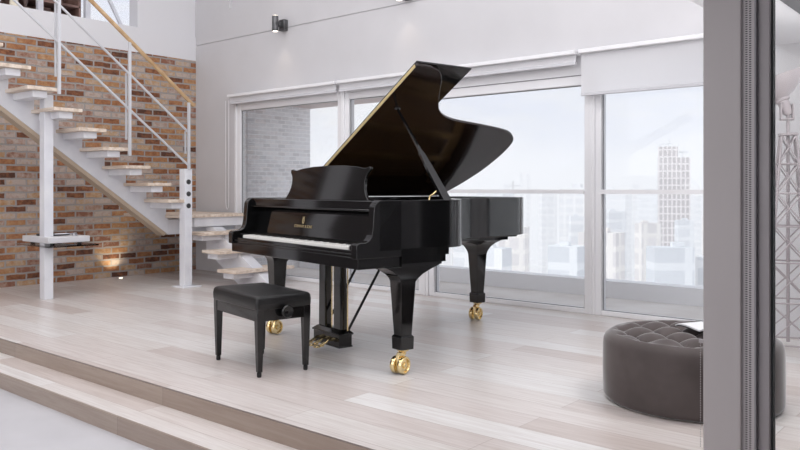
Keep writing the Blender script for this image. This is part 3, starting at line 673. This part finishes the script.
# stepped blocks under the case
for u0, u1 in ((0.0, 0.30), (W-0.30, W)):
    s3 = MB(); s3.box(U(u0), U(u1), 0.30, 0.572, 0.596, 0.70); s3.box(U(u0), U(u1), 0.30, 0.618, 0.613, 0.70); s3.box(U(u0), U(u1), 0.30, 0.642, 0.652, 0.70)
    s3.build('leg_block', 'lacquer', GP, bevel=0.002)
s4 = MB(); s4.box(U(0.74), U(1.40), 1.45, 1.965, 0.668, 0.70); s4.box(U(0.82), U(1.35), 1.55, 1.95, 0.640, 0.668); s4.build('tail_leg_block', 'lacquer', GP, bevel=0.002)
s5 = MB(); s5.box(U(0.30), U(1.28), 0.60, 0.75, 0.64, 0.70)
for a, b in ((0.62, 0.80), (1.16, 1.05)): s5.bar((U(a), 0.7, 0.68), (U(b), 1.6, 0.68), (0.03, 0, 0), (0, 0, 0.022))
s5.build('under_beams', 'satin_black', GP)
pb(0.02, W-0.02, 0.55, 0.66, 0.665, 0.72).build('belly_rail', 'satin_black', GP)
# pedal lyre
ub0, ub1, vb0, vb1 = 0.675, 0.985, 0.325, 0.420
ly_o = MB(); ly_o.box(U(ub0), U(ub1), vb0, vb1, 0.040, 0.112)
ly_o.loft([sq(ub0-0.008, ub1+0.008, vb0-0.008, vb1+0.008, 0.112), sq(ub0-0.008, ub1+0.008, vb0-0.008, vb1+0.008, 0.122), sq(ub0+0.03, ub1-0.03, vb0+0.012, vb1-0.012, 0.145)])
ly_o.box(U(ub0-0.004), U(ub1+0.004), vb0-0.004, vb1+0.004, 0.034, 0.044)
lyo = ly_o.build('pedal_box', 'lacquer', GP, bevel=0.003)
for u in (0.735, 0.915):
    MB().loft([sq(u-0.040, u+0.040, 0.345, 0.40, 0.14), sq(u-0.036, u+0.036, 0.347, 0.395, 0.60)]).build('lyre_post', 'lacquer', GP, bevel=0.004)
pb(0.62, 1.03, 0.31, 0.43, 0.575, 0.600).build('lyre_top', 'lacquer', GP, bevel=0.003)
for u in (0.70, 0.96):
    MB().tube((U(u), 0.405, 0.13), (U(u), 0.78, 0.70), 0.0085).build('lyre_brace', 'satin_black', GP)
for u in (0.81, 0.84): MB().tube((U(u), 0.375, 0.14), (U(u), 0.375, 0.60), 0.0045).build('pedal_rod', 'brass', GP)
MB().tube((U(0.672), 0.385, 0.14), (U(0.672), 0.385, 0.60), 0.0045).build('pedal_rod', 'brass', GP)
for u in (0.76, 0.83, 0.90):
    p = MB(); 
    p.path([(U(u), 0.335, 0.075), (U(u), 0.30, 0.078), (U(u), 0.27, 0.062), (U(u), 0.24, 0.050)], 0.009, 10)
    p.lathe([(0.004, 0.040), (0.021, 0.042), (0.023, 0.047), (0.020, 0.052), (0.004, 0.054)], (U(u), 0.215, 0), 'z', 20)
    p.loft([sq(u-0.012, u+0.012, 0.215, 0.26, 0.043), sq(u-0.012, u+0.012, 0.215, 0.26, 0.052)])
    p.build('pedal', 'brass', GP)
# lid: hinged along the bass side
TH = 0.518
def lid3(s_, v_, o_=0.0):
    """s_ from hinge, v_ along the case, o_ outwards (above the lid)"""
    return Vector((U(W-s_*cos(TH)+o_*sin(TH)), v_, ZR1+0.006+s_*sin(TH)+o_*cos(TH)))
# sign: moving outwards from the raised lid goes towards the bass side and up
lo_ = [(W-a, b) for a, b in curve]
lo_ = [(a, b) for a, b in offset([(W, 0.147)]+lo_+[(0, 0.147)], -0.010)[1:-1]]
lpoly = [(W+0.010, 0.569)]+lo_+[(-0.010, 0.569)]
ex = lid3(0, 0, 0.021)-lid3(0, 0, 0)
MB().prism([lid3(a, b) for a, b in lpoly], ex).build('lid', 'lacquer_reflected', GP, bevel=0.0035, ang=50)
ex2 = lid3(0, 0, 0.013)-lid3(0, 0, 0)
MB().prism([lid3(a, b, 0.0225) for a, b in ((W+0.014, 0.572), (W+0.014, 1.012), (-0.006, 1.012), (-0.006, 0.572))], ex2).build('folded_lid_flap', 'lacquer', GP, bevel=0.004)
hg = MB()
for o0 in (0.0025, 0.0125):
    hg.prism([lid3(W-0.01, 0.569, o0), lid3(0.02, 0.569, o0), lid3(0.02, 0.564, o0), lid3(W-0.01, 0.564, o0)], lid3(0, 0, 0.0075)-lid3(0, 0, 0))
hg.build('lid_hinge', 'brass_satin', GP, smooth=False)
# prop stick
top = lid3(1.18, 0.66); bot = Vector((U(0.10), 0.60, 0.90))
pbot = Vector((U(0.055), 0.675, 0.955)); ptop = lid3(1.16, 0.70, -0.004)
d_ = (ptop-pbot); up_ = d_.normalized(); wv = Vector((0, 1, 0)); wv = (wv-up_*wv.dot(up_)).normalized(); tv_ = up_.cross(wv)
ps = MB(); rr = []
for f_, a, b in ((0, 0.030, 0.012), (0.30, 0.026, 0.011), (0.48, 0.020, 0.010), (0.53, 0.011, 0.008), (1.0, 0.006, 0.006)):
    p = pbot+d_*f_; rr.append([p+wv*a+tv_*b, p-wv*a+tv_*b, p-wv*a-tv_*b, p+wv*a-tv_*b])
ps.loft(rr); ps.build('prop_stick', 'lacquer', GP, bevel=0.002)
MB().tube(ptop-Vector((0, 0.02, 0)), ptop+Vector((0, 0.02, 0)), 0.007).build('prop_cup', 'gunmetal', GP)
lk = MB(); lk.path([(U(0.20), 0.66, 0.955), (U(0.20), 0.665, 0.985), (U(0.185), 0.68, 0.998), (U(0.16), 0.69, 1.02)], 0.006, 8); lk.build('lid_hook', 'brass', GP)
MB().box(U(0.05), U(0.22), 0.645, 0.675, 0.945, 0.958).build('hook_bar', 'satin_black', GP)

# ================================================================== PIANO BENCH
BN = thing('piano_bench', 'black adjustable piano bench with padded seat before the keyboard', 'bench', (-3.521, 2.888, 0), ROT)
bw, bd = 0.268, 0.145
for sx_ in (-1, 1):
    for sy_ in (-1, 1):
        l = MB(); x, y = sx_*bw, sy_*bd
        l.loft([[(x+a*h, y+b*h, z) for a, b in ((-1, -1), (1, -1), (1, 1), (-1, 1))] for z, h in ((0.028, 0.0135), (0.33, 0.021), (0.372, 0.021))])
        lo2 = l.build('leg', 'lacquer', BN, bevel=0.002)
        MB().lathe([(0.011, 0), (0.013, 0.006), (0.013, 0.024), (0.009, 0.029)], (x, y, 0), 'z', 16).build('glide', 'cover', lo2)
ap = MB(); ap.box(-bw, bw, -bd-0.018, -bd-0.002, 0.304, 0.368); ap.box(-bw, bw, bd+0.002, bd+0.018, 0.304, 0.368)
ap.box(-bw-0.018, -bw-0.002, -bd, bd, 0.304, 0.368); ap.box(bw+0.002, bw+0.018, -bd, bd, 0.304, 0.368); ap.build('apron', 'lacquer', BN, bevel=0.002)
def cushion(hx, hy, z0, z1, r, crown, nu=30, nv=20):
    m_ = MB(); g = {}
    rings = []
    def rr_(hx_, hy_, z, rad, n=8):
        pts = []
        for cx, cy, a0 in ((1, 1, 0), (-1, 1, pi/2), (-1, -1, pi), (1, -1, 3*pi/2)):
            for i in range(n+1):
                a = a0+pi/2*i/n; pts.append((cx*(hx_-rad)+rad*cos(a), cy*(hy_-rad)+rad*sin(a), z))
        return pts
    rings.append(rr_(hx-0.006, hy-0.006, z0, 0.018)); rings.append(rr_(hx, hy, z0+0.008, 0.02)); rings.append(rr_(hx+0.002, hy+0.002, (z0+z1)/2, 0.022)); 
    for i in range(7):
        a = pi/2*i/6; k = r*(1-cos(a)); rings.append(rr_(hx-k, hy-k, z1-r+r*sin(a), 0.022))
    for f_ in (0.85, 0.65, 0.4, 0.15): rings.append([(p[0]*f_, p[1]*f_, z1+crown*(1-f_**2)) for p in rings[9]])
    m_.loft(rings); return m_
cushion(bw+0.024, bd+0.028, 0.366, 0.444, 0.022, 0.012).build('seat_cushion', 'vinyl', BN, ang=60)
for sg in (-1, 1):
    MB().lathe([(0.010, sg*(bw+0.018)), (0.010, sg*(bw+0.036)), (0.032, sg*(bw+0.038)), (0.036, sg*(bw+0.044)), (0.036, sg*(bw+0.058)), (0.031, sg*(bw+0.064)), (0.020, sg*(bw+0.060)), (0.002, sg*(bw+0.060))], (0, -0.0, 0.352), 'x', 32).build('height_knob', 'lacquer', BN)

# ================================================================== OTTOMAN
OC = (0.7624*1.42-0.6472*3.74, 0.6472*1.42+0.7624*3.74)
OR, OZ = 0.415, 0.318
OT = thing('ottoman', 'round taupe velvet ottoman with button tufted top beside the glass partition', 'ottoman', (OC[0], OC[1], 0))
ot = MB(); nA = 144; sp_ = 0.21
def tuft(x, y, r):
    a = (x+y)/sp_; b = (x-y)/sp_
    h = sqrt(abs(sin(pi*a)*sin(pi*b)))**0.7
    e = max(0.0, min(1.0, (OR-0.045-r)/0.07))
    return (h*0.058-0.040)*e
rings = []
for r, z in ((OR-0.02, 0.004), (OR-0.006, 0.012), (OR, 0.03), (OR+0.002, 0.15), (OR, 0.26), (OR-0.004, 0.29), (OR-0.014, 0.308), (OR-0.03, OZ)):
    rings.append([(r*cos(2*pi*i/nA), r*sin(2*pi*i/nA), z) for i in range(nA)])
for k in range(46):
    r = (OR-0.04)*(1-k/46.0)
    rings.append([(r*cos(2*pi*i/nA), r*sin(2*pi*i/nA), OZ+0.006+tuft(r*cos(2*pi*i/nA), r*sin(2*pi*i/nA), r)) for i in range(nA)])
ot.loft(rings); ot.build('ottoman_body', 'velvet', OT, ang=80)
for i in range(-8, 9):
    for j in range(-8, 9):
        x, y = (i+j)*sp_/2, (i-j)*sp_/2; r = sqrt(x*x+y*y)
        if r < OR-0.075:
            e = max(0.0, min(1.0, (OR-0.045-r)/0.07))
            MB().lathe([(0.010, 0), (0.009, 0.004), (0.003, 0.006)], (x, y, OZ+0.006-0.038*e), 'z', 12).build('tuft_button', 'velvet', OT)
MG = thing('magazine', 'open magazine with black cover lying on the ottoman', 'magazine', (-1.225, 3.82, OZ+0.024), radians(-28))
def page(x0, x1, z, lift, t_, n=8):
    m_ = MB(); rs = []
    for i in range(n+1):
        f_ = i/n; x = x0+(x1-x0)*f_; zz = z+lift*sin(pi*(f_**0.6)); rs.append([(x, -0.115, zz), (x, 0.115, zz), (x, 0.115, zz+t_), (x, -0.115, zz+t_)])
    return m_.loft(rs)
page(-0.17, 0.0, 0.0, 0.010, 0.003).build('magazine_cover', 'cover', MG); page(0.0, 0.17, 0.0, 0.010, 0.003).build('magazine_cover', 'cover', MG)
page(-0.165, -0.001, 0.003, 0.012, 0.007).build('pages', 'paper', MG); page(0.001, 0.165, 0.003, 0.012, 0.007).build('pages', 'paper', MG)

# ================================================================== FLOOR LAMP (lattice tower)
dL = 4.70; LX = 0.7624*(388/765.7*dL)-0.6472*dL; LY = 0.6472*(388/765.7*dL)+0.7624*dL
LP = thing('floor_lamp', 'pale lattice tower floor lamp with dish reflector behind the glass partition', 'floor lamp', (LX, LY, 0), radians(22))
zb_, zt2, hb, ht = 0.09, 1.36, 0.145, 0.040
corners = [(-1, -1), (1, -1), (1, 1), (-1, 1)]
def cp(c, z):
    f_ = (z-zb_)/(zt2-zb_); h_ = hb+(ht-hb)*f_; return Vector((c[0]*h_, c[1]*h_, z))
for c in corners:
    l = MB(); l.tube(cp(c, 0.055), cp(c, zt2), 0.0085, 0.007, 8); lo3 = l.build('leg', 'lamp_steel', LP)
    w_ = cp(c, 0.055); MB().lathe([(0.006, -0.012), (0.028, -0.012), (0.030, -0.006), (0.030, 0.006), (0.028, 0.012), (0.006, 0.012)], (w_.x, w_.y, 0.030), 'x', 20).build('caster', 'lamp_steel', lo3)
lev = [0.09, 0.34, 0.58, 0.80, 1.0, 1.18, 1.36]
lt = MB()
for k in range(4):
    a, b = corners[k], corners[(k+1) % 4]
    for i in range(len(lev)):
        lt.tube(cp(a, lev[i]), cp(b, lev[i]), 0.0055, n=6)
        if i < len(lev)-1:
            lt.tube(cp(a, lev[i]), cp(b, lev[i+1]), 0.0045, n=6); lt.tube(cp(b, lev[i]), cp(a, lev[i+1]), 0.0045, n=6)
lt.build('lattice', 'lamp_steel', LP)
MB().tube((0, 0, 0.09), (0, 0, 1.5), 0.010).build('mast', 'lamp_steel', LP)
B(-ht-0.01, ht+0.01, -ht-0.01, ht+0.01, 1.355, 1.37).build('top_plate', 'lamp_steel', LP, bevel=0.003)
jb = MB(); jb.box(-0.045, -0.035, -0.03, 0.03, 1.45, 1.55); jb.box(0.02, 0.03, -0.03, 0.03, 1.45, 1.55); jb.box(-0.045, 0.03, -0.03, 0.03, 1.45, 1.46); jb.build('yoke', 'lamp_steel', LP, bevel=0.003)
hd = MB(); ax = Vector((-0.42, 0.12, 1)).normalized(); aa = ax.orthogonal().normalized(); bb2 = ax.cross(aa); base = Vector((0, 0, 1.50))
def hring(r, t_): return [base+ax*t_+(aa*cos(2*pi*i/32)+bb2*sin(2*pi*i/32))*r for i in range(32)]
hd.loft([hring(r, t_) for r, t_ in ((0.02, -0.02), (0.032, 0.0), (0.034, 0.07), (0.045, 0.075), (0.045, 0.09), (0.06, 0.10), (0.10, 0.12), (0.155, 0.165), (0.185, 0.205), (0.182, 0.207), (0.15, 0.170), (0.09, 0.128), (0.03, 0.115))])
hd.build('dish_reflector', 'lamp_steel', LP, ang=30)

# ================================================================== CITY
def px(pxx, d): k = (pxx-400)/765.7; r = k*d; return (0.7624*r-0.6472*d, 0.6472*r+0.7624*d)
def building(x0p, x1p, ytop, d, m_, label, group=None, rot=radians(20), roof=True):
    xa = px((x0p+x1p)/2, d); wdt = (x1p-x0p)*d/765.7*0.80; ztp = H+(188.6-ytop)*d/765.7
    r = thing('apartment_building' if group else 'office_tower', label, 'building', (xa[0], xa[1], -60), rot, group)
    B(-wdt/2, wdt/2, -wdt*0.35, wdt*0.35, 0, ztp+60).build('facade', m_, r, smooth=False)
    if roof:
        q = random.uniform(-0.2, 0.2)*wdt; B(q-wdt*0.15, q+wdt*0.15, -wdt*0.1, wdt*0.1, ztp+60, ztp+60+wdt*0.12).build('roof_house', m_, r, smooth=False)
    return r
tw = building(655, 693, 158, 250, 'tower', 'tall pale office tower seen through the right window', roof=False)
B(-4.9, 1.2, -3.4, 3.4, 69.9, 74.6).build('upper_block', 'tower', tw, smooth=False)
ub = MB(); ub.box(-4.2, -0.6, -2, 2, 74.6, 75.8); ub.tube((-1.5, 0, 75), (-1.5, 0, 78), 0.15, n=6); ub.tube((2.6, 0, 69), (2.6, 0, 73.4), 0.2, n=6); ub.box(1.6, 4.4, -0.3, 0.3, 72.6, 73.2); ub.build('roof_mast', FAC[2], tw)
rnd = random.Random(3); used = [(px(674, 250), 16)]
cnt = 0
while cnt < 42:
    d = rnd.choice([100, 130, 165, 200, 240, 300, 380, 460]); xx = rnd.uniform(318, 790); ww_ = rnd.uniform(12, 34)*(1.0+60/d)
    yt = 190+60*90/d*rnd.uniform(0.55, 1.25)+rnd.uniform(-2, 6)
    if d >= 300: yt = rnd.uniform(187, 199)
    p_ = px(xx, d); rad = ww_*d/765.7*0.5
    used_ok = all((p_[0]-u[0][0])**2+(p_[1]-u[0][1])**2 > (rad+u[1])**2 for u in used)
    rnd.random(); 
    if not used_ok: continue
    used.append((p_, rad)); cnt += 1
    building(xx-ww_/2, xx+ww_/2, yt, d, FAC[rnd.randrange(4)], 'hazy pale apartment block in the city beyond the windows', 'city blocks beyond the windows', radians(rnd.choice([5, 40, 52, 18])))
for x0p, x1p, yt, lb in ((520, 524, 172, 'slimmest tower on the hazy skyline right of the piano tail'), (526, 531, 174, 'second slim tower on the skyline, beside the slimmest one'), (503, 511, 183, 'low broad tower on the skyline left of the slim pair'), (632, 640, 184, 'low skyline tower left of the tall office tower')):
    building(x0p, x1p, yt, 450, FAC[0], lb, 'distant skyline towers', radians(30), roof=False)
cx_, cy_ = px(533, 500)
cr_ = thing('tower_crane', 'thin tower crane on the hazy skyline', 'crane', (cx_, cy_, -60), radians(60))
cr_.location = (px(513, 500)[0], px(513, 500)[1], -60)
B(-0.4, 0.4, -0.4, 0.4, 0, 66).build('mast', 'track', cr_, smooth=False); B(-3, 6, -0.3, 0.3, 62.5, 63.2).build('jib', 'track', cr_, smooth=False)
# morning haze over the city
vm = bpy.data.materials.new('city_haze'); vm.use_nodes = True; vt = vm.node_tree; vt.nodes.clear()
vo = N(vt, 'ShaderNodeOutputMaterial'); vs_ = N(vt, 'ShaderNodeVolumeScatter', Density=0.003); vs_.inputs['Color'].default_value = (1, 1, 1, 1)
vt.links.new(vs_.outputs[0], vo.inputs['Volume'])
hz = B(-560, 500, 25, 600, -60, 26).build('city_haze', vm, smooth=False); tag(hz, 'pale haze lying over the distant city', 'haze', None, 'stuff')
